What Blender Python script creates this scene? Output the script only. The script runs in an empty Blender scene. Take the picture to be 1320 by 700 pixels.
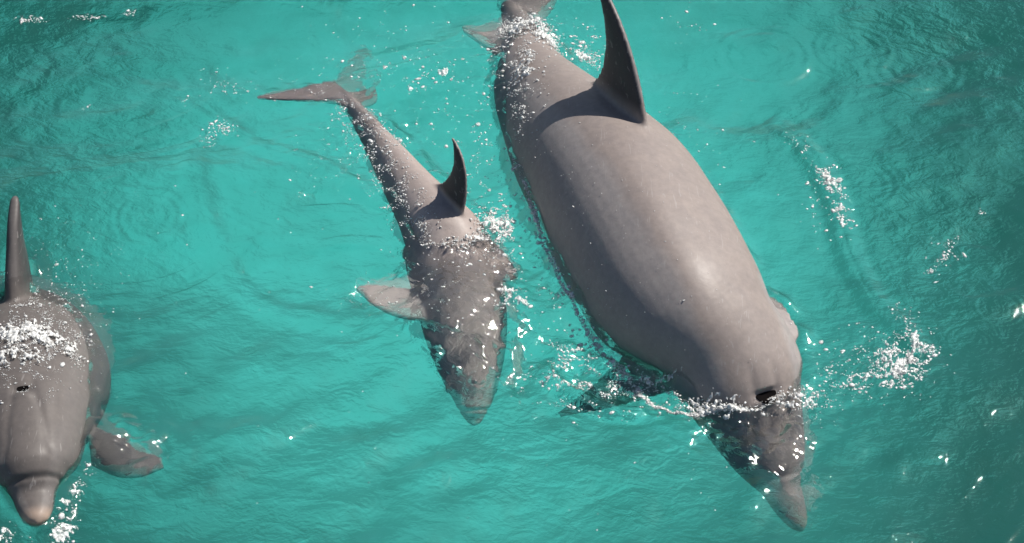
import bpy, math, random
import numpy as np
from mathutils import Vector
from mathutils.bvhtree import BVHTree

sc = bpy.context.scene
COL = sc.collection
R = math.radians
rng = np.random.default_rng(7)

# ------------------------------------------------------------------ camera, sky, sun
PW, PH = 1320.0, 700.0
CAM_D, CAM_EL = 6.0, R(43)
HALF = math.atan(1.32 / CAM_D)
cam = bpy.data.cameras.new('camera')
cam_o = bpy.data.objects.new('camera', cam)
COL.objects.link(cam_o)
cam_o.location = (0, -CAM_D * math.cos(CAM_EL), CAM_D * math.sin(CAM_EL))
cam_o.rotation_euler = (R(90) - CAM_EL, 0, 0)
cam.sensor_width = 36
cam.lens = 18 / math.tan(HALF)
cam.clip_start = 0.05
cam.clip_end = 2000
sc.camera = cam_o

SUN_EL, SUN_AZ = R(51), R(34)          # azimuth measured from +x towards +y
SUN = np.array([math.cos(SUN_EL) * math.cos(SUN_AZ), math.cos(SUN_EL) * math.sin(SUN_AZ), math.sin(SUN_EL)])
world = bpy.data.worlds.new('World')
sc.world = world
world.use_nodes = True
wn = world.node_tree
sky = wn.nodes.new('ShaderNodeTexSky')
sky.sky_type = 'NISHITA'
sky.sun_disc = False
sky.sun_elevation = SUN_EL
sky.sun_rotation = math.atan2(SUN[0], SUN[1])
sky.air_density = 1.0
sky.dust_density = 0.7
wn.links.new(sky.outputs[0], wn.nodes['Background'].inputs[0])
wn.nodes['Background'].inputs[1].default_value = 0.062
sl = bpy.data.lights.new('sun', 'SUN')
sl.energy = 5.0
sl.angle = R(0.5)
sl.color = (1.0, 0.94, 0.86)
sun_o = bpy.data.objects.new('sun', sl)
COL.objects.link(sun_o)
sun_o.rotation_euler = Vector(SUN).to_track_quat('Z', 'Y').to_euler()
sc.view_settings.view_transform = 'Standard'
sc.view_settings.look = 'None'
sc.view_settings.exposure = 0.2
sc.view_settings.gamma = 1.0
sc.cycles.use_denoising = True
sc.cycles.max_bounces = 10
sc.cycles.transparent_max_bounces = 12

# ------------------------------------------------------------------ helpers
_eye = np.array(cam_o.location)
_fwd = np.array([0, math.cos(CAM_EL), -math.sin(CAM_EL)])
_up = np.array([0, math.sin(CAM_EL), math.cos(CAM_EL)])
_k = math.tan(HALF) / (PW / 2)


def P(px, py, z=0.0):
    """The point at height z that stands at this place of the picture."""
    d = _fwd + np.array([1.0, 0, 0]) * ((px - PW / 2) * _k) + _up * ((PH / 2 - py) * _k)
    return _eye + d * ((z - _eye[2]) / d[2])


def hermite(ts, pts, q):
    ts = np.asarray(ts, float)
    pts = np.asarray(pts, float)
    if pts.ndim == 1:
        pts = pts[:, None]
    m = np.gradient(pts, ts, axis=0)
    q = np.clip(q, ts[0], ts[-1])
    i = np.clip(np.searchsorted(ts, q, side='right') - 1, 0, len(ts) - 2)
    h = ts[i + 1] - ts[i]
    u = ((q - ts[i]) / h)[:, None]
    h = h[:, None]
    return ((2*u**3 - 3*u**2 + 1) * pts[i] + (u**3 - 2*u**2 + u) * h * m[i]
            + (-2*u**3 + 3*u**2) * pts[i+1] + (u**3 - u**2) * h * m[i+1])


def unit(v):
    v = np.asarray(v, float)
    return v / np.linalg.norm(v, axis=-1, keepdims=True)


def sstep(a, b, x):
    u = np.clip((x - a) / (b - a), 0, 1)
    return u * u * (3 - 2 * u)


def fast_mesh(name, v, f, k):
    """mesh from numpy arrays; f is (n,k)"""
    me = bpy.data.meshes.new(name)
    v = np.asarray(v, np.float32)
    f = np.asarray(f, np.int32)
    me.vertices.add(len(v))
    me.vertices.foreach_set('co', v.ravel())
    me.loops.add(f.size)
    me.loops.foreach_set('vertex_index', f.ravel())
    me.polygons.add(len(f))
    me.polygons.foreach_set('loop_start', np.arange(0, f.size, k, dtype=np.int32))
    me.update(calc_edges=True)
    me.validate()
    me.shade_smooth()
    return me


def link(name, me, mat=None, parent=None, **props):
    o = bpy.data.objects.new(name, me)
    COL.objects.link(o)
    if mat is not None:
        me.materials.append(mat)
    if parent is not None:
        o.parent = parent
    for k, v in props.items():
        o[k] = v
    return o


def new_mat(name):
    m = bpy.data.materials.new(name)
    m.use_nodes = True
    nt = m.node_tree
    nt.nodes.clear()
    out = nt.nodes.new('ShaderNodeOutputMaterial')
    return m, nt, out


def N(nt, kind, **kw):
    n = nt.nodes.new(kind)
    for k, v in kw.items():
        if k.startswith('i_'):
            key = k[2:].replace('_', ' ')
            n.inputs[key].default_value = v
        else:
            setattr(n, k, v)
    return n


def noise(nt, vec, scale, detail=4, rough=0.55, dist=0.0):
    n = N(nt, 'ShaderNodeTexNoise', i_Scale=scale, i_Detail=detail, i_Roughness=rough, i_Distortion=dist)
    nt.links.new(vec, n.inputs['Vector'])
    return n.outputs['Fac']


def ramp(nt, fac, stops):
    r = N(nt, 'ShaderNodeValToRGB')
    while len(r.color_ramp.elements) < len(stops):
        r.color_ramp.elements.new(0.5)
    for e, (p, c) in zip(r.color_ramp.elements, stops):
        e.position = p
        e.color = c if len(c) == 4 else (*c, 1)
    nt.links.new(fac, r.inputs[0])
    return r.outputs[0]


def mixc(nt, fac, a, b, mode='MIX'):
    m = N(nt, 'ShaderNodeMix', data_type='RGBA', blend_type=mode)
    for sock, val in ((m.inputs[0], fac), (m.inputs[6], a), (m.inputs[7], b)):
        if isinstance(val, (int, float)):
            sock.default_value = val
        elif isinstance(val, tuple):
            sock.default_value = val if len(val) == 4 else (*val, 1)
        else:
            nt.links.new(val, sock)
    return m.outputs[2]


def math_n(nt, op, a, b=None):
    m = N(nt, 'ShaderNodeMath', operation=op)
    for s, val in zip(m.inputs, (a, b)):
        if val is None:
            continue
        if isinstance(val, (int, float)):
            s.default_value = val
        else:
            nt.links.new(val, s)
    return m.outputs[0]


# ------------------------------------------------------------------ materials
def skin_material(name, back, flank, belly, seed):
    m, nt, out = new_mat(name)
    pos = N(nt, 'ShaderNodeNewGeometry').outputs['Position']
    att = N(nt, 'ShaderNodeAttribute', attribute_name='pattern')     # R: back..belly, G: pale beak, B: dark marks, painted fin shade
    sep = N(nt, 'ShaderNodeSeparateColor')
    nt.links.new(att.outputs['Color'], sep.inputs[0])
    n1 = noise(nt, pos, 7 + seed, 5, 0.6)
    n2 = noise(nt, pos, 60, 4, 0.65)
    n3 = noise(nt, pos, 22, 3, 0.5, 0.8)
    side = math_n(nt, 'ADD', sep.outputs[0], math_n(nt, 'MULTIPLY', math_n(nt, 'SUBTRACT', n1, 0.5), 0.12))
    c = ramp(nt, side, [(0.19, back), (0.25, flank), (0.45, flank), (0.85, belly)])
    mott = ramp(nt, n3, [(0.3, (0.92, 0.925, 0.935)), (0.7, (1.04, 1.035, 1.02))])
    c = mixc(nt, 1.0, c, mott, 'MULTIPLY')
    fine = ramp(nt, n2, [(0.35, (0.92, 0.92, 0.92)), (0.65, (1.05, 1.05, 1.05))])
    c = mixc(nt, 1.0, c, fine, 'MULTIPLY')
    c = mixc(nt, sep.outputs[1], c, (0.40, 0.30, 0.235))
    c = mixc(nt, sep.outputs[2], c, (0.03, 0.027, 0.03))
    # small old scratches
    map_ = N(nt, 'ShaderNodeMapping')
    map_.inputs['Scale'].default_value = (30, 4, 14)
    map_.inputs['Rotation'].default_value = (0.3, 0.2, 0.5 + seed)
    nt.links.new(pos, map_.inputs['Vector'])
    sc_ = ramp(nt, noise(nt, map_.outputs[0], 4.5, 2, 0.4, 1.0), [(0.665, (0, 0, 0)), (0.70, (1, 1, 1))])
    c = mixc(nt, math_n(nt, 'MULTIPLY', sc_, 0.35), c, (0.36, 0.34, 0.33))
    b = N(nt, 'ShaderNodeBsdfPrincipled')
    nt.links.new(c, b.inputs['Base Color'])
    rg = ramp(nt, n1, [(0.3, (0.50, 0.50, 0.50)), (0.7, (0.64, 0.64, 0.64))])
    nt.links.new(rg, b.inputs['Roughness'])
    b.inputs['Specular IOR Level'].default_value = 0.4
    b.inputs['Coat Weight'].default_value = 0.11
    b.inputs['Coat Roughness'].default_value = 0.32
    b.inputs['Coat IOR'].default_value = 1.33
    bp = N(nt, 'ShaderNodeBump', i_Strength=0.12, i_Distance=0.003)
    nt.links.new(math_n(nt, 'ADD', n2, math_n(nt, 'MULTIPLY', n3, 1.5)), bp.inputs['Height'])
    nt.links.new(bp.outputs[0], b.inputs['Normal'])
    nt.links.new(bp.outputs[0], b.inputs['Coat Normal'])
    nt.links.new(b.outputs[0], out.inputs[0])
    return m


M_BIG = skin_material('adult_skin', (0.262, 0.222, 0.206), (0.290, 0.264, 0.258), (0.44, 0.39, 0.36), 0.0)
M_LEFT = skin_material('grey_skin', (0.118, 0.104, 0.098), (0.150, 0.136, 0.130), (0.30, 0.26, 0.24), 0.7)  # base tones lowered to paint in the vignette at the left edge
M_CALF = skin_material('calf_skin', (0.34, 0.285, 0.265), (0.41, 0.35, 0.33), (0.46, 0.40, 0.37), 1.3)

m, nt, out = new_mat('eye_black')
b = N(nt, 'ShaderNodeBsdfPrincipled', i_Roughness=0.08)
b.inputs['Base Color'].default_value = (0.012, 0.010, 0.010, 1)
nt.links.new(b.outputs[0], out.inputs[0])
M_EYE = m
m, nt, out = new_mat('blowhole_dark')
b = N(nt, 'ShaderNodeBsdfPrincipled', i_Roughness=0.6)
b.inputs['Specular IOR Level'].default_value = 0.0
b.inputs['Base Color'].default_value = (0.008, 0.007, 0.007, 1)
nt.links.new(b.outputs[0], out.inputs[0])
M_HOLE = m

m, nt, out = new_mat('white_foam')
pos = N(nt, 'ShaderNodeNewGeometry').outputs['Position']
c = ramp(nt, noise(nt, pos, 90, 3), [(0.3, (0.66, 0.69, 0.69)), (0.7, (0.84, 0.84, 0.82))])
b = N(nt, 'ShaderNodeBsdfPrincipled', i_Roughness=0.22)
nt.links.new(c, b.inputs['Base Color'])
al = ramp(nt, noise(nt, pos, 130, 2), [(0.38, (0.30, 0.30, 0.30)), (0.58, (1, 1, 1))])
nt.links.new(al, b.inputs['Alpha'])
nt.links.new(b.outputs[0], out.inputs[0])
M_FOAM = m

# seabed: pale sand, its colour darkened outward to paint in a vignette
m, nt, out = new_mat('sand')
pos = N(nt, 'ShaderNodeNewGeometry').outputs['Position']
n1 = noise(nt, pos, 0.55, 4, 0.55)
n2 = noise(nt, pos, 3.6, 4, 0.55, 0.6)
n3 = noise(nt, pos, 1.6, 3, 0.6, 1.0)
c = ramp(nt, n2, [(0.30, (0.58, 0.57, 0.53)), (0.46, (0.74, 0.73, 0.68)), (0.66, (0.84, 0.83, 0.79))])
c = mixc(nt, 1.0, c, ramp(nt, n3, [(0.3, (0.90, 0.91, 0.90)), (0.6, (1.0, 1.0, 1.0))]), 'MULTIPLY')
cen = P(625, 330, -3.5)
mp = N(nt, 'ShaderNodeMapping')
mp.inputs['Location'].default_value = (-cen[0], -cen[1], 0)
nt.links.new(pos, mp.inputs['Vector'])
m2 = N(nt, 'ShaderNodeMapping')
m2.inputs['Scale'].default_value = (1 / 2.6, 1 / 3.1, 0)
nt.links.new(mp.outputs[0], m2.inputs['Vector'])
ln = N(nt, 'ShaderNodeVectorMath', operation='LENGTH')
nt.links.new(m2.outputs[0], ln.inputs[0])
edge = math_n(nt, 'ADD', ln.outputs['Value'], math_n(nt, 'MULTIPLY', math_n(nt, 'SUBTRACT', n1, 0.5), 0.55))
vignette = ramp(nt, edge, [(0.50, (0, 0, 0)), (1.0, (1, 1, 1))])
c = mixc(nt, math_n(nt, 'MULTIPLY', vignette, 0.92), c, (0.13, 0.135, 0.11))  # painted vignette: sand blends to a dark tone away from the centre
d = N(nt, 'ShaderNodeBsdfDiffuse')
nt.links.new(c, d.inputs[0])
nt.links.new(d.outputs[0], out.inputs[0])
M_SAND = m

# water: clear, tinted by the depth one looks through
m, nt, out = new_mat('sea_water')
pos = N(nt, 'ShaderNodeNewGeometry').outputs['Position']
mp = N(nt, 'ShaderNodeMapping')
mp.inputs['Scale'].default_value = (1.0, 1.5, 1.0)
mp.inputs['Rotation'].default_value = (0, 0, 0.25)
nt.links.new(pos, mp.inputs['Vector'])
h1 = noise(nt, mp.outputs[0], 13, 3, 0.5, 0.6)
h2 = noise(nt, mp.outputs[0], 42, 3, 0.55, 0.8)
calm = ramp(nt, noise(nt, pos, 1.5, 3, 0.55, 0.4), [(0.38, (0.30, 0.30, 0.30)), (0.62, (1, 1, 1))])
hh = math_n(nt, 'MULTIPLY', math_n(nt, 'ADD', h1, math_n(nt, 'MULTIPLY', h2, 0.28)), calm)
bg = N(nt, 'ShaderNodeBump', i_Strength=0.55, i_Distance=0.011)       # for the mirror
nt.links.new(hh, bg.inputs['Height'])
br = N(nt, 'ShaderNodeBump', i_Strength=0.9, i_Distance=0.020)        # for what is seen through it
nt.links.new(hh, br.inputs['Height'])
rf = N(nt, 'ShaderNodeBsdfRefraction', i_IOR=1.30, i_Roughness=0.0)
vm = N(nt, 'ShaderNodeVectorMath', operation='MULTIPLY_ADD')
vm.inputs[1].default_value = (1.9, 1.9, 1.9)
vm.inputs[2].default_value = (0, 0, -0.9)
nt.links.new(br.outputs[0], vm.inputs[0])
vn = N(nt, 'ShaderNodeVectorMath', operation='NORMALIZE')
nt.links.new(vm.outputs[0], vn.inputs[0])
nt.links.new(vn.outputs[0], rf.inputs['Normal'])
tr = N(nt, 'ShaderNodeBsdfTransparent')
mx = N(nt, 'ShaderNodeMixShader')
mx.inputs[0].default_value = 0.50
nt.links.new(rf.outputs[0], mx.inputs[1])
nt.links.new(tr.outputs[0], mx.inputs[2])
# Schlick's mirror share, the same from either side of the sheet
geo = N(nt, 'ShaderNodeNewGeometry')
dt = N(nt, 'ShaderNodeVectorMath', operation='DOT_PRODUCT')
nt.links.new(geo.outputs['Incoming'], dt.inputs[0])
nt.links.new(bg.outputs[0], dt.inputs[1])
F0 = 0.085
p5 = math_n(nt, 'POWER', math_n(nt, 'SUBTRACT', 1.0, math_n(nt, 'MINIMUM', math_n(nt, 'ABSOLUTE', dt.outputs['Value']), 1.0)), 5.0)
mirror = math_n(nt, 'ADD', F0, math_n(nt, 'MULTIPLY', p5, 1 - F0))
gl = N(nt, 'ShaderNodeBsdfGlossy', i_Roughness=0.045)
nt.links.new(bg.outputs[0], gl.inputs['Normal'])
m3 = N(nt, 'ShaderNodeMixShader')
nt.links.new(mirror, m3.inputs[0])
nt.links.new(mx.outputs[0], m3.inputs[1])
nt.links.new(gl.outputs[0], m3.inputs[2])
nt.links.new(m3.outputs[0], out.inputs[0])
va = N(nt, 'ShaderNodeVolumeAbsorption')
va.inputs['Color'].default_value = (0.14, 0.850, 0.836, 1)
va.inputs['Density'].default_value = 0.33
nt.links.new(va.outputs[0], out.inputs[1])
M_WATER = m

# ------------------------------------------------------------------ dolphins
PROFILE = np.array([
    # t      half-width  top     bottom   (of the length)
    [0.000, 0.0015, 0.0015, 0.0015],
    [0.004, 0.0060, 0.0048, 0.0060],
    [0.012, 0.0100, 0.0080, 0.0100],
    [0.030, 0.0148, 0.0110, 0.0140],
    [0.052, 0.0200, 0.0150, 0.0190],
    [0.062, 0.0270, 0.0250, 0.0230],
    [0.078, 0.0380, 0.0390, 0.0310],
    [0.100, 0.0480, 0.0470, 0.0420],
    [0.130, 0.0570, 0.0520, 0.0540],
    [0.180, 0.0680, 0.0610, 0.0670],
    [0.250, 0.0800, 0.0740, 0.0800],
    [0.330, 0.0880, 0.0850, 0.0920],
    [0.400, 0.0890, 0.0900, 0.0950],
    [0.480, 0.0830, 0.0880, 0.0900],
    [0.560, 0.0670, 0.0770, 0.0770],
    [0.650, 0.0490, 0.0620, 0.0600],
    [0.750, 0.0350, 0.0480, 0.0470],
    [0.850, 0.0210, 0.0340, 0.0330],
    [0.930, 0.0140, 0.0220, 0.0210],
    [0.980, 0.0120, 0.0140, 0.0130],
    [1.000, 0.0100, 0.0080, 0.0080]])
NOM_T = [0, 0.05, 0.1, 0.13, 0.18, 0.25, 0.33, 0.40, 0.48, 0.56, 0.65, 0.75, 0.85, 0.93, 1.0]
NOM_H = [0.010, 0.024, 0.045, 0.052, 0.061, 0.074, 0.085, 0.090, 0.088, 0.078, 0.064, 0.048, 0.034, 0.022, 0.009]


class Spine:
    """ridge: rows (t, px, py, z) of the line along the top of the body, beak tip to fluke notch"""

    def __init__(self, ridge, length, roll=0.0, fat=1.0, n=160, beak=1.0, head=1.0, snub=None, taper=0.0):
        self.L = length
        t = np.array([r[0] for r in ridge])
        pts = np.array([P(*r[1:4]) for r in ridge])
        self.t = np.linspace(0, 1, n)
        top = hermite(t, pts, self.t)
        for _ in range(14):
            top[1:-1] = 0.25 * top[:-2] + 0.5 * top[1:-1] + 0.25 * top[2:]
        self.T = unit(np.gradient(top, self.t, axis=0))       # towards the tail
        z = np.array([0, 0, 1.0])
        U = z - self.T * (self.T @ z)[:, None]
        U = unit(U)
        S = np.cross(self.T, U)                                # the dolphin's left when T runs to the tail: -right
        rl = np.interp(self.t, [0, 1], [roll, roll]) if np.isscalar(roll) else np.interp(self.t, roll[0], roll[1])
        c, s = np.cos(rl)[:, None], np.sin(rl)[:, None]
        self.U = U * c + S * s
        self.S = S * c - U * s
        nom = np.interp(self.t, NOM_T, NOM_H) * length * fat
        self.C = top - self.U * nom[:, None]
        self.top = top
        tp = self.t if snub is None else np.interp(self.t, snub[0], snub[1])
        pr = hermite(PROFILE[:, 0], PROFILE[:, 1:], tp) * length
        pr *= (1 + (beak - 1) * sstep(0.075, 0.05, tp) + (head - 1) * sstep(0.055, 0.075, tp) * sstep(0.26, 0.14, tp)
               - taper * np.exp(-((tp - 0.082) / 0.026)**2))[:, None]
        k = sstep(0.08, 0.14, self.t)[1:-1, None]
        for _ in range(16):
            pr[1:-1] += k * (0.25 * pr[:-2] + 0.25 * pr[2:] - 0.5 * pr[1:-1])
        self.hw, self.ht, self.hb = pr[:, 0] * fat, pr[:, 1] * fat, pr[:, 2] * fat

    def frame(self, t):
        i = int(round(t * (len(self.t) - 1)))
        return self.C[i], self.T[i], self.U[i], self.S[i], i

    def surf(self, t, phi, lift=0.0):
        C, T, U, S, i = self.frame(t)
        a, b = math.cos(phi), math.sin(phi)
        hv = self.ht[i] if a > 0 else self.hb[i]
        nrm = unit(U * a / hv + S * b / self.hw[i])
        return C + U * a * hv + S * b * self.hw[i] + nrm * lift, nrm, T

    def body(self, m=48):
        ph = np.linspace(0, 2 * np.pi, m, endpoint=False)
        cs, sn = np.cos(ph), np.sin(ph)
        hv = np.where(cs[None, :] > 0, self.ht[:, None], self.hb[:, None])
        v = (self.C[:, None, :] + self.U[:, None, :] * (cs * hv)[:, :, None]
             + self.S[:, None, :] * (self.hw[:, None] * sn)[:, :, None])
        n = len(self.t)
        verts = v.reshape(-1, 3)
        a = np.arange(n - 1)[:, None] * m
        j = np.arange(m)[None, :]
        j2 = (j + 1) % m
        f = np.stack([a + j, a + j2, a + m + j2, a + m + j], -1).reshape(-1, 4).tolist()
        f.append(list(range(m))[::-1])
        f.append([(n - 1) * m + q for q in range(m)])
        return verts, f


def fin_mesh(lead, trail, nrm, t_root, t_tip, n=26, m=9):
    """closed foil between a leading and a trailing line"""
    q = np.linspace(0, 1, n)
    le = hermite(np.linspace(0, 1, len(lead)), lead, q)
    tr_ = hermite(np.linspace(0, 1, len(trail)), trail, q)
    nrm = unit(nrm)
    x = 0.5 - 0.5 * np.cos(np.linspace(0, np.pi, m))
    foil = 1.6 * np.sqrt(np.clip(x, 0, 1)) * (1 - x) ** 0.75 + 0.10 * (1 - x)
    foil = foil / foil.max() * 0.5
    foil[0] = 0
    foil[-1] = 0.06
    ring = []
    for i in range(n):
        th = t_root + (t_tip - t_root) * q[i] ** 0.8
        if np.ndim(nrm) == 1:
            nn = nrm
        up_ = [le[i] + (tr_[i] - le[i]) * x[k] + nn * th * foil[k] for k in range(m)]
        dn = [le[i] + (tr_[i] - le[i]) * x[k] - nn * th * foil[k] for k in range(m - 1, 0, -1)]
        ring.append(up_ + dn)
    w = 2 * m - 1
    v = np.array(ring).reshape(-1, 3)
    f = []
    for i in range(n - 1):
        for j in range(w):
            f.append([i*w + j, i*w + (j+1) % w, (i+1)*w + (j+1) % w, (i+1)*w + j])
    f.append(list(range(w))[::-1])
    f.append([(n-1)*w + j for j in range(w)])
    return v, f


def dorsal(sp, t_front, scale, lean=0.0, shift=0.0):
    """sickle-shaped fin; built on the ridge"""
    C, T, U, S, i = sp.frame(t_front)
    base = sp.top[i] + T * shift
    up = unit(U * math.cos(lean) + S * math.sin(lean))
    side = np.cross(T, up)

    def q(s, h):
        tt = t_front + s * scale / sp.L
        return np.array([np.interp(tt, sp.t, sp.top[:, a]) for a in range(3)]) + up * h * scale
    lead = [q(-.02, -.06), q(.035, .03), q(.09, .11), q(.165, .19), q(.255, .26), q(.335, .298), q(.375, .305)]
    trail = [q(.40, -.07), q(.325, -.005), q(.285, .045), q(.272, .11), q(.288, .185), q(.338, .262), q(.382, .300)]
    return fin_mesh(np.array(lead), np.array(trail), side, 0.048 * scale, 0.012 * scale)


def merge(parts):
    V, F, off = [], [], 0
    for v, f in parts:
        V.append(v)
        F += [[i + off for i in p] for p in f]
        off += len(v)
    return np.concatenate(V), F


def orient(v, f):
    """faces outward, so that the pieces fuse"""
    vol = 0.0
    for p in f:
        a = v[p[0]]
        for k in range(1, len(p) - 1):
            vol += np.dot(a, np.cross(v[p[k]], v[p[k+1]]))
    return (v, f) if vol > 0 else (v, [p[::-1] for p in f])


def fuse(name, parts, voxel, smooth=3):
    v, f = merge([orient(*p) for p in parts])
    me = bpy.data.meshes.new(name)
    me.from_pydata(v.tolist(), [], f)
    o = bpy.data.objects.new(name, me)
    COL.objects.link(o)
    r = o.modifiers.new('fuse', 'REMESH')
    r.mode = 'VOXEL'
    r.voxel_size = voxel
    s = o.modifiers.new('smooth', 'SMOOTH')
    s.factor = 0.5
    s.iterations = smooth
    dg = bpy.context.evaluated_depsgraph_get()
    dg.update()
    me2 = bpy.data.meshes.new_from_object(o.evaluated_get(dg))
    bpy.data.objects.remove(o)
    bpy.data.meshes.remove(me)
    me2.name = name
    return me2


def finish_body(me, sp, mat, cape=1.0, beak_tip=0.0, hole=None, mouth=True, folds=(), fin_shade=0.93):
    n = len(me.vertices)
    co = np.empty(n * 3, np.float32)
    me.vertices.foreach_get('co', co)
    co = co.reshape(-1, 3).astype(float)
    idx = np.empty(n, int)
    for a in range(0, n, 20000):
        d = ((co[a:a+20000, None, :] - sp.C[None]) ** 2).sum(-1)
        idx[a:a+20000] = d.argmin(1)
    t = sp.t[idx]
    rel = co - sp.C[idx]
    # refine t along the tangent
    t = t + (rel * sp.T[idx]).sum(1) / np.linalg.norm(np.gradient(sp.C, sp.t, axis=0), axis=1)[idx]
    u = (rel * sp.U[idx]).sum(1)
    s = (rel * sp.S[idx]).sum(1)
    phi = np.arctan2(s, u)
    nr = unit(sp.U[idx] * np.where(u > 0, u / sp.ht[idx]**2, u / sp.hb[idx]**2)[:, None] + sp.S[idx] * (s / sp.hw[idx]**2)[:, None] + 1e-9)
    disp = np.zeros(n)
    dark = np.zeros(n)
    rad = np.hypot(u, s)
    onbody = rad < 1.25 * np.maximum(sp.hw[idx], np.maximum(sp.ht[idx], sp.hb[idx]))
    L = sp.L
    if hole:
        ht_, hs, hd = hole
        a = (t - ht_) * L
        w = np.exp(-(a / (0.011*hs))**2 - (s / (0.026*hs))**2) * (u > 0)
        disp -= hd * w
        lip = np.exp(-((a + 0.024*hs) / (0.012*hs))**2 - (s / (0.035*hs))**2) * (u > 0)
        disp += hd * 0.35 * lip
        # shallow furrows running forward either side of the melon
        fur = np.exp(-((abs(s) - 0.030*hs - 0.25*np.maximum(a*-1, 0)) / (0.012*hs))**2) * sstep(0.19, 0.14, t) * sstep(0.07, 0.09, t) * (u > 0)
        disp -= 0.003 * fur
    if mouth:
        line = np.exp(-((abs(phi) - (1.95 - 0.35*sstep(0.06, 0.12, t))) * sp.hw[idx] / 0.0035)**2) * sstep(0.004, 0.012, t) * sstep(0.125, 0.11, t)
        disp -= 0.002 * line
        dark += 0.15 * line
        cr = np.exp(-((t - 0.058) * L / 0.007)**2) * (u > -0.2 * sp.ht[idx])
        disp -= 0.006 * cr
        dark += 0.25 * cr
    for (t0, t1, p0, p1, amp, wd) in folds:
        pc = p0 + (p1 - p0) * np.clip((t - t0) / (t1 - t0), 0, 1)
        w = np.exp(-((phi - pc) * rad / wd)**2) * sstep(t0 - 0.09, t0 + 0.07, t) * sstep(t1 + 0.09, t1 - 0.07, t)
        disp += amp * w * onbody
    co2 = co + nr * disp[:, None]
    me.vertices.foreach_set('co', co2.astype(np.float32).ravel())
    side = np.clip(np.abs(phi) / np.pi, 0, 1)
    side = np.where(rad > 1.2 * np.maximum(sp.hw[idx], sp.hb[idx]), np.where(t > 0.8, 0.08, 0.34), side)
    dark = np.maximum(dark, 0.45 * sstep(0.93, 0.97, t))
    side = side + 0.10 * sstep(0.06, 0.0, t)
    pale = beak_tip * sstep(0.026, 0.008, t) * (0.65 + 0.35 * sstep(0.6, 1.6, np.abs(phi)))
    fin = sstep(1.02, 1.22, u / sp.ht[idx]) * sstep(0.36, 0.42, t) * sstep(0.75, 0.6, t)
    vn_ = np.empty(n * 3, np.float32)
    me.vertices.foreach_get('normal', vn_)
    facing = np.abs((vn_.reshape(-1, 3) * sp.S[idx]).sum(1))
    dark = np.maximum(dark, fin * (0.30 + (fin_shade - 0.30) * sstep(0.45, 0.85, facing)))  # dark fin pigment, with shade painted onto the side faces
    colr = np.stack([side * cape, pale, np.clip(dark, 0, 1), np.ones(n)], 1).astype(np.float32)
    ca = me.color_attributes.new('pattern', 'FLOAT_COLOR', 'POINT')
    ca.data.foreach_set('color', colr.ravel())
    me.materials.clear()
    me.materials.append(mat)
    me.update()
    me.shade_smooth()


def add_eye(sp, body, t, phi, r):
    p, nrm, T = sp.surf(t, phi, -0.4 * r)
    v, f = [], []
    nu, nv = 14, 8
    for i in range(nv + 1):
        th = math.pi * i / nv
        for j in range(nu):
            a = 2 * math.pi * j / nu
            v.append(p + r * (nrm * math.cos(th) * 0.8 + T * math.sin(th) * math.cos(a) * 1.3 + np.cross(nrm, T) * math.sin(th) * math.sin(a) * 0.8))
    for i in range(nv):
        for j in range(nu):
            f.append((i*nu + j, i*nu + (j+1) % nu, (i+1)*nu + (j+1) % nu, (i+1)*nu + j))
    link('eye', fast_mesh('eye', np.array(v), np.array(f), 4), M_EYE, body)


def add_hole(sp, body, t, size, depth):
    """the dark open nostril: a crescent-shaped cup set into its pit"""
    C, T, U, S, i = sp.frame(t)
    c0 = C + U * sp.ht[i]
    v, f = [], []
    nr_, na = 5, 28
    tree = BVHTree.FromPolygons([q.co for q in body.data.vertices], [tuple(q.vertices) for q in body.data.polygons])
    for a in range(nr_):
        q = a / (nr_ - 1)
        for j in range(na):
            an = 2 * math.pi * j / na
            x, y = math.cos(an) * q, math.sin(an) * q
            yy = y * 0.52 + 0.30 * x * x                       # crescent bowed towards the tail
            sx = x * size
            drop = (1 - math.sqrt(max(0.0, 1 - (sx / sp.hw[i])**2))) * sp.ht[i]
            p = c0 + S * sx + T * (yy * size - 0.15 * size) - U * drop
            hit = tree.ray_cast(Vector(p + U * 0.08), Vector(-U))[0]
            v.append((np.array(hit) if hit is not None else p) + U * 0.0015)
    for a in range(nr_ - 1):
        for j in range(na):
            f.append((a*na + j, a*na + (j+1) % na, (a+1)*na + (j+1) % na, (a+1)*na + j))
    link('blowhole', fast_mesh('blowhole', np.array(v), np.array(f), 4), M_HOLE, body)


def pix(*rows):
    return np.array([P(*r) for r in rows])


GROUP = 'dolphins swimming in turquoise water'
# --- the large adult -----------------------------------------------------------
BIG = Spine([(0.00, 1040, 685, -0.20), (0.055, 1015, 616, -0.115), (0.10, 996, 550, -0.05), (0.13, 986, 503, 0.028),
             (0.18, 974, 446, 0.095), (0.25, 950, 376, 0.172), (0.33, 914, 300, 0.222), (0.43, 842, 176, 0.235),
             (0.56, 756, 100, 0.165), (0.68, 702, 58, 0.075), (0.80, 686, 34, 0.01), (0.90, 671, 16, -0.04), (1.0, 656, -2, -0.08)], 2.85,
            ([0, 0.1, 0.25, 0.6, 1], [0.0, 0.05, 0.36, 0.36, 0.15]), 0.885, beak=1.12, head=1.08, taper=0.12)
parts = [BIG.body(), dorsal(BIG, 0.435, 1.0, -0.24)]
zz = BIG.C[int(.26 * 159)]
parts.append(fin_mesh(pix((905, 490, -0.16), (855, 508, -0.24), (790, 526, -0.34), (722, 538, -0.42)),
                      pix((845, 428, -0.16), (800, 460, -0.24), (758, 498, -0.34), (718, 532, -0.425)), (0.2, -0.1, 1), 0.06, 0.015))
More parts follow.
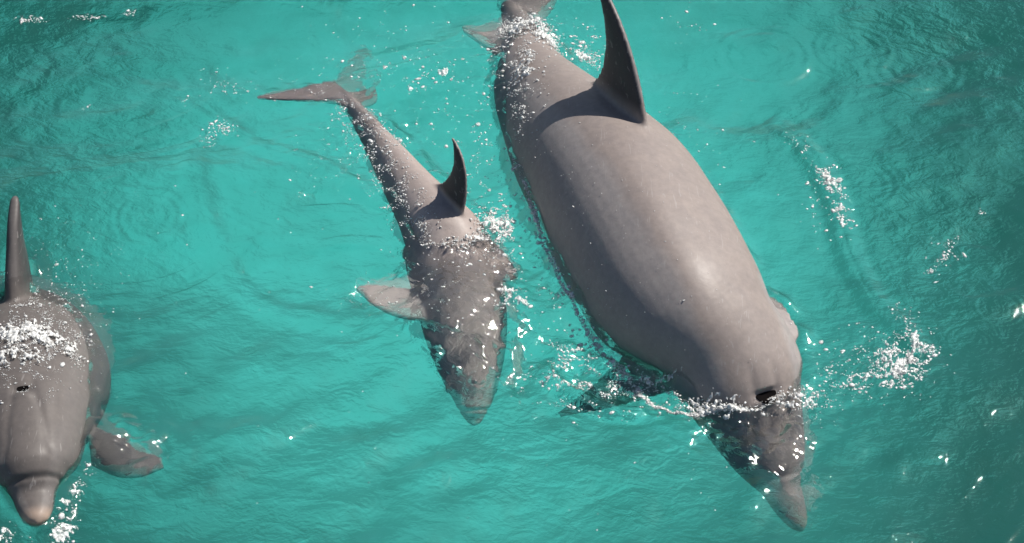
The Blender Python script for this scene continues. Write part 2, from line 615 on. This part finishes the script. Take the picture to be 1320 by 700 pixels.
parts.append(fin_mesh(pix((1012, 458, 0.00), (1022, 446, 0.0), (1030, 432, -0.0), (1024, 418, -0.0)) + BIG.S[40] * 0.0,
                      pix((985, 380, -0.02), (1000, 385, -0.02), (1012, 395, -0.01), (1020, 412, -0.0)), (0.3, -0.2, 1), 0.05, 0.015))
parts.append(fin_mesh(pix((672, 78, -0.08), (645, 74, -0.07), (620, 58, -0.05), (595, 40, -0.025)),
                      pix((655, 22, -0.08), (640, 36, -0.07), (621, 40, -0.05), (597, 36, -0.025)), (0.1, -0.3, 1), 0.05, 0.014))
parts.append(fin_mesh(pix((694, 34, -0.08), (712, 14, -0.12), (722, -10, -0.16), (720, -36, -0.20)),
                      pix((656, -4, -0.09), (676, -16, -0.12), (696, -28, -0.16), (714, -39, -0.20)), (0.1, -0.3, 1), 0.05, 0.014))
me = fuse('dolphin', parts, 0.0065, 4)
finish_body(me, BIG, M_BIG, 1.0, 0.75, (0.128, 1.0, 0.016), True, [(0.24, 0.40, -0.62, -0.50, 0.009, 0.055), (0.26, 0.40, 0.50, 0.50, 0.006, 0.05)])
big = link('dolphin', me, label='large adult dolphin with its broad grey back and tall dorsal fin clear of the water', category='dolphin', group=GROUP)
add_hole(BIG, big, 0.128, 0.028, 0.016)
for s_ in (-1, 1):
    add_eye(BIG, big, 0.128, s_ * 1.75, 0.012)

# --- the calf ------------------------------------------------------------------
CALF = Spine([(0.00, 613, 550, -0.25), (0.055, 612, 530, -0.22), (0.12, 612, 498, -0.18), (0.20, 611, 450, -0.13),
              (0.30, 608, 385, -0.065), (0.40, 603, 325, 0.005), (0.48, 597, 280, 0.045), (0.58, 572, 248, 0.058),
              (0.68, 537, 212, 0.045), (0.78, 505, 178, 0.025), (0.87, 477, 148, 0.005), (0.94, 455, 127, -0.008), (1.0, 436, 110, -0.02)],
             1.38, ([0, 0.3, 0.5, 1], [0.05, 0.20, 0.40, 0.3]), 0.99, head=1.02, beak=0.95, taper=0.16, snub=([0, .024, .06, .16, .26, 1], [0, .050, .072, .125, .26, 1]))
parts = [CALF.body(), dorsal(CALF, 0.475, 0.60, -0.08)]
parts.append(fin_mesh(pix((548, 414, -0.12), (515, 410, -0.095), (485, 397, -0.08), (459, 374, -0.07)),
                      pix((540, 372, -0.12), (515, 370, -0.095), (485, 366, -0.08), (460, 368, -0.07)), (0, -0.2, 1), 0.035, 0.012))
parts.append(fin_mesh(pix((618, 352, -0.08), (636, 362, -0.065), (654, 364, -0.055), (670, 356, -0.05)),
                      pix((612, 300, -0.08), (632, 308, -0.065), (650, 324, -0.055), (667, 350, -0.05)), (0, -0.2, 1), 0.035, 0.012))
parts.append(fin_mesh(pix((462, 146, -0.03), (430, 134, -0.022), (385, 131, -0.016), (330, 128, -0.010)),
                      pix((432, 104, -0.03), (410, 107, -0.022), (378, 115, -0.016), (331, 124, -0.010)), (0, -0.3, 1), 0.03, 0.010))
parts.append(fin_mesh(pix((468, 138, -0.04), (480, 136, -0.16), (488, 128, -0.24), (484, 112, -0.30)),
                      pix((430, 108, -0.04), (448, 118, -0.16), (464, 116, -0.24), (480, 111, -0.30)), (0, -0.3, 1), 0.03, 0.010))
me = fuse('dolphin', parts, 0.005, 3)
finish_body(me, CALF, M_CALF, 1.0, 0.35, (0.13, 0.35, 0.004), True)
calf = link('dolphin', me, label='small dolphin calf swimming just below the surface between the two adults, slim dark fin out', category='dolphin', group=GROUP)
add_hole(CALF, calf, 0.13, 0.009, 0.006)
for s_ in (-1, 1):
    add_eye(CALF, calf, 0.128, s_ * 1.75, 0.008)

# --- the dolphin that faces us at the edge --------------------------------------
LEFT = Spine([(0.00, 47, 668, 0.055), (0.055, 40, 620, 0.075), (0.075, 37, 600, 0.100), (0.10, 34, 567, 0.115), (0.13, 31, 520, 0.125),
              (0.20, 25, 462, 0.115), (0.30, 19, 410, 0.075), (0.40, 16, 385, 0.00), (0.50, 15, 372, -0.12), (0.65, 14, 420, -0.42),
              (0.85, 12, 490, -0.80), (1.0, 10, 545, -1.08)], 2.35, beak=1.25)
parts = [LEFT.body()]
# fin seen edge-on
b0 = P(16, 380, 0.03)
upv = unit(np.array([-0.02, 0.42, 1.0]))
bk = unit(np.array([0.02, 1.0, -0.25]))
qf = lambda s, h: b0 + (bk * s + upv * h) * 0.80
parts.append(fin_mesh(np.array([qf(-.05, -.08), qf(-.01, .03), qf(.03, .11), qf(.075, .19), qf(.13, .245), qf(.15, .258)]),
                      np.array([qf(.26, -.10), qf(.22, .03), qf(.19, .11), qf(.17, .19), qf(.165, .24), qf(.160, .257)]), np.cross(bk, upv), 0.064, 0.018))
parts.append(fin_mesh(pix((118, 600, -0.13), (150, 615, -0.10), (180, 616, -0.085), (212, 604, -0.08)),
                      pix((112, 545, -0.13), (145, 558, -0.10), (178, 570, -0.085), (208, 590, -0.08)), (0.1, -0.2, 1), 0.045, 0.014))
parts.append(fin_mesh(pix((-60, 600, -0.06), (-95, 612, -0.08), (-125, 612, -0.10), (-155, 602, -0.14)),
                      pix((-55, 545, -0.06), (-90, 558, -0.08), (-122, 572, -0.10), (-152, 590, -0.14)), (-0.1, -0.2, 1), 0.045, 0.014))
fr_ = LEFT.frame(0.97)
q0 = fr_[0]
Tb, Ub, Sb = fr_[1], fr_[2], fr_[3]
for s_ in (-1, 1):
    lead = [q0 - Tb*.08, q0 + Sb*s_*.10 - Tb*.02, q0 + Sb*s_*.22 + Tb*.08, q0 + Sb*s_*.32 + Tb*.19]
    trail = [q0 + Tb*.11, q0 + Sb*s_*.10 + Tb*.11, q0 + Sb*s_*.22 + Tb*.15, q0 + Sb*s_*.325 + Tb*.2]
    parts.append(fin_mesh(np.array(lead), np.array(trail), Ub, 0.045, 0.012))
me = fuse('dolphin', parts, 0.006, 3)
finish_body(me, LEFT, M_LEFT, 0.9, 1.0, (0.150, 0.75, 0.010), True, [(0.15, 0.2, 0.55, 0.75, 0.005, 0.03), (0.15, 0.2, -0.55, -0.75, 0.005, 0.03)])
left = link('dolphin', me, label='grey dolphin facing the viewer with its pale tipped beak raised and narrow fin edge-on', category='dolphin', group=GROUP)
add_hole(LEFT, left, 0.150, 0.014, 0.010)
for s_ in (-1, 1):
    add_eye(LEFT, left, 0.128, s_ * 1.72, 0.011)

# ------------------------------------------------------------------ seabed and water
g = np.linspace(-1, 1, 61)
gx = np.sign(g) * (abs(g) * 6 + abs(g)**6 * 394)
X, Y = np.meshgrid(gx, gx + 2.0)
Z = -3.5 + 0.05 * np.sin(X * 1.3 + 0.7) * np.cos(Y * 1.1)
ii = np.arange(61 * 61).reshape(61, 61)
f = np.stack([ii[:-1, :-1], ii[:-1, 1:], ii[1:, 1:], ii[1:, :-1]], -1).reshape(-1, 4)
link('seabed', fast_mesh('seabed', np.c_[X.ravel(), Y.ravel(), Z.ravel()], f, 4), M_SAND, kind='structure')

STEP = 0.004


def axis(a, b):
    core = np.arange(a, b, STEP)
    ext = np.cumsum(STEP * 1.22 ** np.arange(1, 56))
    ext = ext[ext < 420]
    return np.concatenate([a - ext[::-1], core, core[-1] + ext])


ax, ay = axis(-1.62, 1.62), axis(-1.25, 1.75)
X, Y = np.meshgrid(ax, ay)
NEAR = np.exp(-np.maximum(np.maximum(abs(X) - 1.6, abs(Y - 0.25) - 1.5), 0) * 1.5)


def field(xs, ys, lams, th0, spread, slope, seed):
    r = np.random.default_rng(seed)
    z = np.zeros_like(xs)
    for lam in lams:
        th = th0 + r.normal(0, spread)
        k = 2 * np.pi / lam
        z += slope / k * np.sin(k * (xs * math.cos(th) + ys * math.sin(th)) + r.uniform(0, 6.283))
    return z / math.sqrt(len(lams))


def bump_at(px, py, rx, ry, rot=0.0):
    c = P(px, py)
    dx, dy = X - c[0], Y - c[1]
    a = R(rot)
    u = dx * math.cos(a) + dy * math.sin(a)
    w = -dx * math.sin(a) + dy * math.cos(a)
    return np.exp(-(u / rx)**2 - (w / ry)**2)


def poly_dist(pts):
    pp = pix(*[(a, b, 0.0) for a, b in pts])[:, :2]
    q = np.linspace(0, 1, 8 * len(pp))
    pp = hermite(np.linspace(0, 1, len(pp)), pp, q)
    best = np.full(X.shape, 9.0)
    sign = np.zeros(X.shape)
    tt = np.zeros(X.shape)
    for i in range(len(pp) - 1):
        a, b = pp[i], pp[i+1]
        d = b - a
        L2 = d @ d
        u = np.clip(((X - a[0]) * d[0] + (Y - a[1]) * d[1]) / L2, 0, 1)
        ex, ey = X - a[0] - u * d[0], Y - a[1] - u * d[1]
        dd = np.hypot(ex, ey)
        mk = dd < best
        best = np.where(mk, dd, best)
        sign = np.where(mk, np.sign(d[0] * ey - d[1] * ex), sign)
        tt = np.where(mk, (i + u) / (len(pp) - 1), tt)
    return best, sign, tt


r0 = np.random.default_rng(3)
swell = field(X, Y, np.exp(r0.uniform(np.log(.45), np.log(1.4), 14)), 1.75, 0.5, 0.14, 11)
mid = field(X, Y, np.exp(r0.uniform(np.log(.10), np.log(.40), 30)), 1.9, 0.75, 0.145, 12)
mid = mid * (0.6 + 0.7 * sstep(-0.4, 0.6, np.sin(field(X, Y, np.exp(r0.uniform(np.log(.6), np.log(1.5), 8)), 0, 3, 16, 19) * 4)))
fine = field(X, Y, np.exp(r0.uniform(np.log(.035), np.log(.10), 36)), 1.5, 1.2, 0.10, 13)
patch = 0.55 + 0.45 * np.sin(field(X, Y, np.exp(r0.uniform(np.log(.5), np.log(1.2), 8)), 0, 3, 18, 14) * 4)
chop = field(X, Y, np.exp(r0.uniform(np.log(.020), np.log(.055), 44)), 0, 3, 0.36, 15)
chop = np.sign(chop) * np.abs(chop) ** 1.0
mess = (1.0 * bump_at(520, 230, .30, .09, -52) + 0.9 * bump_at(600, 320, .16, .13) + 0.75 * bump_at(690, 330, .10, .3, 20)
        + 0.8 * bump_at(770, 490, .32, .10, -18) + 1.0 * bump_at(965, 545, .24, .15) + 1.0 * bump_at(675, 70, .12, .2)
        + 0.6 * bump_at(430, 115, .25, .06) + 0.6 * bump_at(60, 420, .2, .12) + 0.95 * bump_at(165, 585, .14, .12)
        + 0.5 * bump_at(640, 130, .3, .3) + 0.35 * bump_at(400, 200, .3, .2) + 0.35 * bump_at(1130, 480, .2, .15)
        + 0.9 * bump_at(585, 400, .16, .26))
mess = np.clip(mess, 0, 1.0)
lump = field(X, Y, np.exp(r0.uniform(np.log(.06), np.log(.15), 24)), 2.3, 0.8, 0.38, 16)
lmask = np.clip(1.5 * bump_at(165, 585, .13, .10) + 1.3 * bump_at(492, 385, .11, .08) + 0.9 * bump_at(605, 450, .14, .18) + 1.1 * bump_at(1000, 580, .14, .16)
                + 1.4 * bump_at(760, 490, .26, .12, -15) + 0.7 * bump_at(650, 330, .10, .12) + 0.6 * bump_at(400, 115, .18, .06), 0, 1.5)
folds_ = field(X, Y, np.exp(r0.uniform(np.log(.11), np.log(.26), 16)), 2.25, 0.35, 0.20, 17)
folds_ = folds_ * np.clip(bump_at(380, 590, .75, .42) + 0.7 * bump_at(1150, 90, .6, .5), 0, 1)
Zw = 0.040 * bump_at(585, 400, .17, .20) + 0.02 * bump_at(180, 590, .12, .12) + (swell + mid) * (1 - 0.6 * np.clip(bump_at(590, 400, .2, .3), 0, 1)) * (1 - 0.42 * sstep(0.25, 0.85, X)) + folds_ + fine * patch * 0.65 + chop * mess + lump * lmask

# wake crests
WAKES = [([(1005, 160), (1045, 205), (1075, 260), (1092, 320), (1125, 385), (1170, 430), (1195, 470)], 0.010, 0.035),
         ([(268, 172), (250, 215), (270, 300), (320, 375), (400, 408), (520, 425)], 0.006, 0.036),
         ([(250, 130), (330, 190), (420, 222), (490, 262), (530, 320)], 0.006, 0.030),
         ([(690, 470), (730, 505), (790, 530), (850, 530)], 0.016, 0.026),
         ([(700, 440), (780, 470), (860, 492), (920, 500)], 0.014, 0.030),
         ([(520, 425), (580, 445), (660, 455)], 0.010, 0.022),
         ([(655, 140), (672, 240), (700, 320), (770, 392), (870, 460)], 0.010, 0.030),
         ([(850, 150), (940, 180), (1040, 175)], 0.005, 0.05)]
for pts, amp, wd in WAKES:
    d, sg, tt = poly_dist(pts)
    Zw += amp * np.exp(-(d / wd)**2) * sstep(0, .15, tt) * sstep(1, .85, tt)
    Zw += 0.25 * amp * np.sin(d / wd * 3.2) * np.exp(-(d / wd / 2.2)**2)

# rings left by drops
RINGS = [(195, 285, .085, 1.0), (442, 517, .034, 1.2), (478, 568, .026, 1.2), (513, 553, .030, 1.3), (546, 571, .034, .9), (320, 450, .022, 1),
         (618, 492, .024, 1.5), (655, 522, .022, 1.2), (1180, 85, .12, .45), (1100, 60, .10, .45), (1288, 395, .055, .9), (252, 575, .012, 1.2),
         (860, 578, .03, 1.1), (885, 655, .035, .9), (840, 605, .022, 1.1), (825, 520, .03, 1.0), (450, 605, .035, .8), (470, 650, .03, .8),
         (560, 620, .03, .7), (1250, 440, .05, .8), (1205, 480, .03, .8), (985, 70, .12, .6), (1110, 240, .09, .7), (345, 690, .04, .8),
         (880, 520, .05, .9), (410, 590, .03, .8), (770, 610, .025, .9), (1195, 590, .04, .5), (700, 640, .03, .6), (565, 100, .05, .8)]
for px, py, rad, a in RINGS:
    c = P(px, py)
    r = np.hypot(X - c[0], Y - c[1])
    lam = max(0.016, rad * 0.32)
    env = np.exp(-((r - rad) / (lam * 0.9))**2) + 0.5 * np.exp(-((r - rad * 0.45) / (lam * 0.6))**2)
    Zw += a * 0.10 * lam / 6.283 * np.sin((r - rad) * 6.283 / lam) * env * 3.0
Zw *= NEAR


# where the bodies stand out of the water it climbs a little up their sides
def height_map(objs):
    H = np.full(X.shape, -9.0)
    for o in objs:
        n = len(o.data.vertices)
        co = np.empty(n * 3, np.float32)
        o.data.vertices.foreach_get('co', co)
        co = co.reshape(-1, 3)
        ix = np.clip(np.searchsorted(ax, co[:, 0]), 1, len(ax) - 2)
        iy = np.clip(np.searchsorted(ay, co[:, 1]), 1, len(ay) - 2)
        for a in (-1, 0, 1):
            for b_ in (-1, 0, 1):
                np.maximum.at(H, (iy + a, ix + b_), co[:, 2])
    return H


def blur(a, k):
    for _ in range(2):
        for axn in (0, 1):
            c = np.cumsum(np.concatenate([np.repeat(a.take([0], axn), k + 1, axn), a, np.repeat(a.take([-1], axn), k, axn)], axn), axn)
            n = a.shape[axn]
            a = (c.take(range(2*k + 1, 2*k + 1 + n), axn) - c.take(range(0, n), axn)) / (2*k + 1)
    return a


H = height_map([big, calf, left])
OUT = (H > Zw + 0.003).astype(float)
lipm = blur(OUT, 6)
Zw += 0.028 * np.clip(lipm * (1 - lipm) * 4, 0, 1) * (0.6 + 0.4 * np.sin(field(X, Y, [.06, .08, .11, .05, .13], 0, 3, 40, 21)))
OUT = (H > Zw + 0.002)
ny, nx = X.shape
ii = np.arange(nx * ny).reshape(ny, nx)
f = np.stack([ii[:-1, :-1], ii[:-1, 1:], ii[1:, 1:], ii[1:, :-1]], -1).reshape(-1, 4)
link('water', fast_mesh('water', np.c_[X.ravel(), Y.ravel(), Zw.ravel()], f, 4), M_WATER, kind='structure')


# ------------------------------------------------------------------ foam and drops, some white flecks standing in for sun glints
def sample(A, p):
    ix = np.clip(np.searchsorted(ax, p[:, 0]), 1, len(ax) - 1)
    iy = np.clip(np.searchsorted(ay, p[:, 1]), 1, len(ay) - 1)
    return A[iy, ix]


_t = (1 + 5 ** 0.5) / 2
ICO_V = unit(np.array([(-1, _t, 0), (1, _t, 0), (-1, -_t, 0), (1, -_t, 0), (0, -1, _t), (0, 1, _t), (0, -1, -_t), (0, 1, -_t), (_t, 0, -1), (_t, 0, 1), (-_t, 0, -1), (-_t, 0, 1)]))
ICO_F = np.array([(0, 11, 5), (0, 5, 1), (0, 1, 7), (0, 7, 10), (0, 10, 11), (1, 5, 9), (5, 11, 4), (11, 10, 2), (10, 7, 6), (7, 1, 8), (3, 9, 4), (3, 4, 2), (3, 2, 6), (3, 6, 8), (3, 8, 9), (4, 9, 5), (2, 4, 11), (6, 2, 10), (8, 6, 7), (9, 8, 1)])


def blobs(c, size, flat):
    n = len(c)
    sx = size * rng.uniform(0.7, 1.6, n)
    sy = size * rng.uniform(0.6, 1.1, n)
    sz = size * flat * rng.uniform(0.6, 1.2, n)
    a = rng.uniform(0, 6.283, n)
    v = ICO_V[None] * (1 + rng.uniform(-0.22, 0.22, (n, 12, 1)))
    v = v * np.stack([sx, sy, sz], 1)[:, None, :]
    x = v[..., 0] * np.cos(a)[:, None] - v[..., 1] * np.sin(a)[:, None]
    y = v[..., 0] * np.sin(a)[:, None] + v[..., 1] * np.cos(a)[:, None]
    v = np.stack([x, y, v[..., 2]], -1) + c[:, None, :]
    f = ICO_F[None] + (np.arange(n) * 12)[:, None, None]
    return v.reshape(-1, 3), f.reshape(-1, 3)


def lace(px, py, scale, seed):
    """holes and strands: high where foam gathers"""
    r = np.random.default_rng(seed)
    z = np.zeros(len(px))
    for _ in range(14):
        th, lam = r.uniform(0, 6.283), scale * r.uniform(0.5, 1.6)
        z += np.sin((px * math.cos(th) + py * math.sin(th) * 1.4) * 6.283 / lam + r.uniform(0, 6.283))
    return z / math.sqrt(7)


def film(px, py, rx, ry, rot, fill, seed):
    """a raft of foam: lacy, thin at the rim, lying on the water or on what stands out of it"""
    c = P(px, py, max(0.0, float(sample(np.maximum(Zw, np.clip(H, -1, .3)), P(px, py)[None])[0])))
    a, b_ = rx / 500.0, ry / 500.0 / 0.68
    m_ = 2.0 * max(a, b_)
    g_ = np.arange(-m_, m_, 0.0026)
    gx_, gy_ = np.meshgrid(g_, g_)
    ca, sa = math.cos(R(rot)), math.sin(R(rot))
    u, w = gx_ * ca + gy_ * sa, -gx_ * sa + gy_ * ca
    env = np.exp(-(u / a)**2 - (w / b_)**2)
    shp = gx_.shape
    X1, Y1 = gx_.ravel() * 500, gy_.ravel() * 360
    l1 = lace(X1, Y1, 30, seed).reshape(shp)
    l2 = lace(X1 + 40 * 0, Y1, 13, seed + 1).reshape(shp)
    l3 = lace(X1, Y1, 6, seed + 2).reshape(shp)
    fv = env - 0.62 + fill + 0.30 * (0.55 - np.abs(l1)) + 0.24 * (0.45 - np.abs(l2)) + 0.10 * l3
    fv = np.where(env < 0.08, -1, fv)
    wx, wy = gx_ + c[0], gy_ + c[1]
    pts = np.c_[wx.ravel(), wy.ravel(), np.zeros(wx.size)]
    base_ = np.maximum(sample(Zw, pts), np.clip(sample(H, pts), -1, 0.4)).reshape(shp)
    base_ = blur(base_, 1)
    z = base_ + np.clip(fv, 0, 0.5) * 0.012 + 0.004 * np.clip(fv * 6, 0, 1) + 0.0012 * l3 * np.clip(fv * 4, 0, 1) + 0.001
    keep = fv > 0
    cell = keep[:-1, :-1] & keep[1:, :-1] & keep[:-1, 1:] & keep[1:, 1:]
    ids = np.arange(wx.size).reshape(shp)
    q = np.stack([ids[:-1, :-1], ids[:-1, 1:], ids[1:, 1:], ids[1:, :-1]], -1)[cell]
    used, inv = np.unique(q, return_inverse=True)
    q = inv.reshape(-1, 4)
    v = np.c_[wx.ravel(), wy.ravel(), z.ravel()][used]
    return v, np.concatenate([q[:, [0, 1, 2]], q[:, [0, 2, 3]]])


def foam(label, specs, seed, on_body=False, films=()):
    """specs: (kind, data, spread px, count, size m, keep threshold of the lace)"""
    global rng
    rng = np.random.default_rng(seed)
    cs, ss = [], []
    for spec in specs:
        pts, spread, count, size, thr = spec
        pp = np.array(pts, float)
        if len(pp) > 1:
            count = int(count * 2.4)
            q = rng.uniform(0, 1, count)
            xy = hermite(np.linspace(0, 1, len(pp)), pp, q)
        else:
            count = int(count * 2.4)
            xy = np.repeat(pp, count, 0)
        sx, sy = spread if isinstance(spread, tuple) else (spread, spread * 0.75)
        xy = xy + rng.normal(0, 1, (count, 2)) * (sx, sy)
        if thr is not None:
            k = lace(xy[:, 0], xy[:, 1], 26, seed + 5) + rng.normal(0, .25, count) > thr
            xy = xy[k]
        c = np.array([P(a, b_) for a, b_ in xy]) if len(xy) else np.zeros((0, 3))
        if not len(c):
            continue
        hz = np.maximum(sample(Zw, c), sample(H, c))
        # follow the ray back to the raised surface
        c = np.array([P(a, b_, z) for (a, b_), z in zip(xy, np.clip(hz, -0.05, 0.3))])
        hz2 = np.maximum(sample(Zw, c), sample(H, c))
        s = 0.38 * size * np.exp(rng.normal(-0.15, 0.58, len(c)))
        ok = np.ones(len(c), bool) if on_body else (sample(H, c) < sample(Zw, c) + 0.012)
        if on_body:
            s *= 0.72
        c[:, 2] = hz2 + s * 0.12
        cs.append(c[ok])
        ss.append(s[ok])
    c, s = np.concatenate(cs), np.concatenate(ss)
    v, f = blobs(c, s, 0.35)
    for k, fl in enumerate(films):
        fv_, ff_ = film(*fl, seed * 10 + k)
        f = np.concatenate([f, ff_ + len(v)])
        v = np.concatenate([v, fv_])
    link('sea_foam', fast_mesh('sea_foam', v, f, 3), M_FOAM, kind='stuff', label=label, category='foam')


foam('scattered white flecks drifting on the water above the calf', [
    ([(570, 95)], (30, 16), 60, .0055, 0.0), ([(560, 150), (640, 180)], (45, 40), 260, .0048, 0.2), ([(620, 230), (660, 290)], (25, 35), 260, .0050, 0.1),
    ([(430, 90), (545, 95)], (30, 12), 100, .0045, 0.3), ([(480, 50)], (60, 25), 40, .0045, None), ([(760, 60)], (18, 14), 150, .0055, 0.0),
    ([(870, 130), (900, 230)], (30, 25), 50, .0042, None), ([(880, 30)], (25, 15), 12, .005, None)], 1, films=[(572, 94, 16, 7, 20, -.02), (530, 118, 12, 6, 0, -.1)])
foam('broken foam and modelled sun glints streaming over the flank of the calf', [
    ([(440, 130), (490, 200), (520, 250), (545, 300)], (15, 13), 1500, .0042, -0.2), ([(410, 190), (480, 235)], (30, 14), 200, .0040, 0.2),
    ([(400, 115)], (35, 8), 90, .0042, 0.1), ([(470, 145), (520, 195)], (6, 6), 120, .0038, None), ([(565, 296), (610, 310)], (18, 8), 180, .0050, 0.0)], 2, True)
foam('churned white splash beside the fin of the calf', [
    ([(640, 292)], (13, 10), 420, .0075, -0.2), ([(612, 308), (648, 300)], (20, 8), 150, .0050, 0.0), ([(640, 378), (665, 395)], (8, 6), 100, .0070, 0.0), ([(650, 340), (690, 400)], (16, 20), 120, .0045, 0.3)], 3, True, films=[(641, 290, 26, 16, 20, .10), (612, 306, 22, 8, 10, -.12), (668, 388, 24, 8, -30, .0), (655, 378, 16, 7, -20, .05)])
foam('white foam flecks in the wake between the calf and the large dolphin', [
    ([(690, 320), (740, 385), (800, 430)], (22, 14), 260, .0045, 0.1), ([(730, 440), (760, 470)], (22, 14), 200, .0052, 0.0), ([(700, 480), (780, 500), (860, 490)], (32, 13), 620, .0042, 0.0),
    ([(720, 515), (790, 525)], (40, 12), 90, .0045, 0.2), ([(680, 200), (690, 280)], (8, 30), 160, .0048, 0.0), ([(730, 375)], (12, 5), 26, .006, 0.0)], 4, films=[(745, 455, 30, 12, -20, -.12), (740, 500, 40, 9, -8, -.14), (850, 492, 40, 7, -5, -.16), (715, 385, 18, 10, -40, -.14)])
foam('frothy line of foam along the waterline of the large dolphin', [
    ([(672, 170), (690, 250), (722, 335), (790, 392), (850, 448), (905, 482)], (5, 4), 1100, .0042, None),
    ([(905, 484), (945, 498)], (12, 7), 260, .0055, None), ([(1015, 440), (1008, 490)], (4, 10), 110, .0046, None)], 5)
foam('white froth where the head of the large dolphin enters the water', [
    ([(890, 520), (960, 515), (1040, 510)], (20, 9), 700, .0045, -0.1), ([(1030, 515), (1065, 530)], (14, 12), 180, .0055, 0.0), ([(940, 500)], (14, 8), 160, .006, None)], 6, True, films=[(905, 505, 34, 14, -8, -.05), (945, 500, 20, 14, 0, -.02), (1030, 520, 40, 12, 8, -.1)])
foam('white splash boiling over the tail stock of the large dolphin', [
    ([(650, 40), (690, 30), (710, 60)], (7, 7), 420, .0075, None), ([(655, 60), (680, 110)], (16, 22), 520, .0055, 0.0), ([(690, 70)], (20, 20), 260, .0055, 0.1),
    ([(745, 70), (770, 82)], (14, 5), 200, .0055, -0.2), ([(665, 110), (675, 175)], (9, 18), 220, .0050, 0.0)], 7, True, films=[(668, 38, 38, 24, 10, .06), (703, 52, 20, 34, 20, .05), (672, 95, 26, 40, 10, -.12), (755, 74, 34, 9, -35, -.02)])
foam('dense patch of white foam floating right of the large dolphin', [
    ([(1150, 480), (1185, 450)], (17, 16), 900, .0052, 0.0), ([(1110, 490)], (28, 12), 220, .0045, 0.2), ([(1075, 490), (1130, 440)], (20, 14), 90, .0045, None), ([(1180, 420), (1150, 395)], (8, 8), 24, .0045, None)], 8, films=[(1158, 474, 36, 26, -25, .02), (1120, 488, 30, 10, 10, -.12), (1182, 445, 14, 26, 0, -.05)])
foam('thin trail of white foam curving along the wave at the right', [
    ([(1015, 175), (1045, 195)], (5, 4), 22, .0048, None), ([(1055, 215), (1075, 245), (1088, 300)], (7, 8), 260, .0062, 0.0), ([(1050, 270)], (8, 20), 25, .0045, None)], 9, films=[(1070, 235, 16, 20, 30, -.02), (1085, 275, 10, 26, 0, -.06)])
foam('small group of foam flecks at the far right', [([(1205, 350), (1225, 310)], (12, 8), 95, .0052, 0.0), ([(1265, 275)], (3, 2), 5, .005, None)], 10)
foam('sheet of grey white foam over the back of the dolphin at the left edge', [
    ([(10, 440), (85, 445)], (24, 16), 900, .0046, -0.3), ([(30, 490)], (30, 14), 260, .0042, 0.1), ([(100, 450)], (10, 14), 120, .0045, 0.0)], 11, True, films=[(30, 440, 66, 28, 0, .06), (20, 468, 60, 20, 0, -.03), (95, 455, 26, 26, 0, -.10)])
foam('fine flecks spread over the water beside the narrow fin at the left', [
    ([(45, 380), (75, 420)], (26, 26), 420, .0042, -0.2), ([(60, 340), (110, 380)], (40, 40), 170, .0034, None), ([(110, 300)], (70, 50), 60, .0028, None)], 12, True)
foam('foam wash around the raised beak at the lower left', [
    ([(75, 690), (90, 660)], (9, 10), 120, .0050, 0.0), ([(10, 690)], (14, 8), 60, .0045, 0.0), ([(95, 630), (120, 590)], (5, 8), 50, .0042, 0.2)], 13, films=[(82, 685, 16, 22, -30, -.02), (92, 640, 10, 22, -30, -.1), (5, 692, 20, 12, 0, -.05)])
foam('short dotted line of foam at the top left', [([(25, 24), (55, 25)], (6, 3), 30, .005, None), ([(95, 25), (125, 25)], (6, 2), 26, .005, None), ([(166, 20)], (5, 3), 12, .0055, None)], 14)
foam('small cluster of white flecks on the calm water left of the calf', [
    ([(285, 165)], (10, 5), 55, .005, None), ([(268, 180)], (6, 5), 22, .0045, None), ([(275, 100), (300, 120)], (18, 10), 30, .0045, None), ([(240, 130)], (6, 3), 8, .0045, None),
    ([(110, 138)], (3, 1.5), 6, .005, None), ([(160, 200), (520, 650)], (200, 120), 60, .0026, None), ([(800, 620)], (120, 50), 40, .0026, None)], 15)
foam('fine spray specks sprinkled over the bare back of the large dolphin', [
    ([(790, 170), (840, 260), (890, 350), (940, 460)], (45, 30), 80, .0024, None), ([(720, 200), (760, 320), (850, 430)], (18, 20), 90, .0026, None)], 16, True)
foam('foam flecks and white grains modelled as sun glints over the submerged front of the calf', [
    ([(560, 330), (590, 400)], (30, 30), 160, .0034, 0.2), ([(480, 385)], (22, 10), 40, .0036, None), ([(600, 300), (640, 330)], (20, 14), 140, .0040, 0.0)], 17)
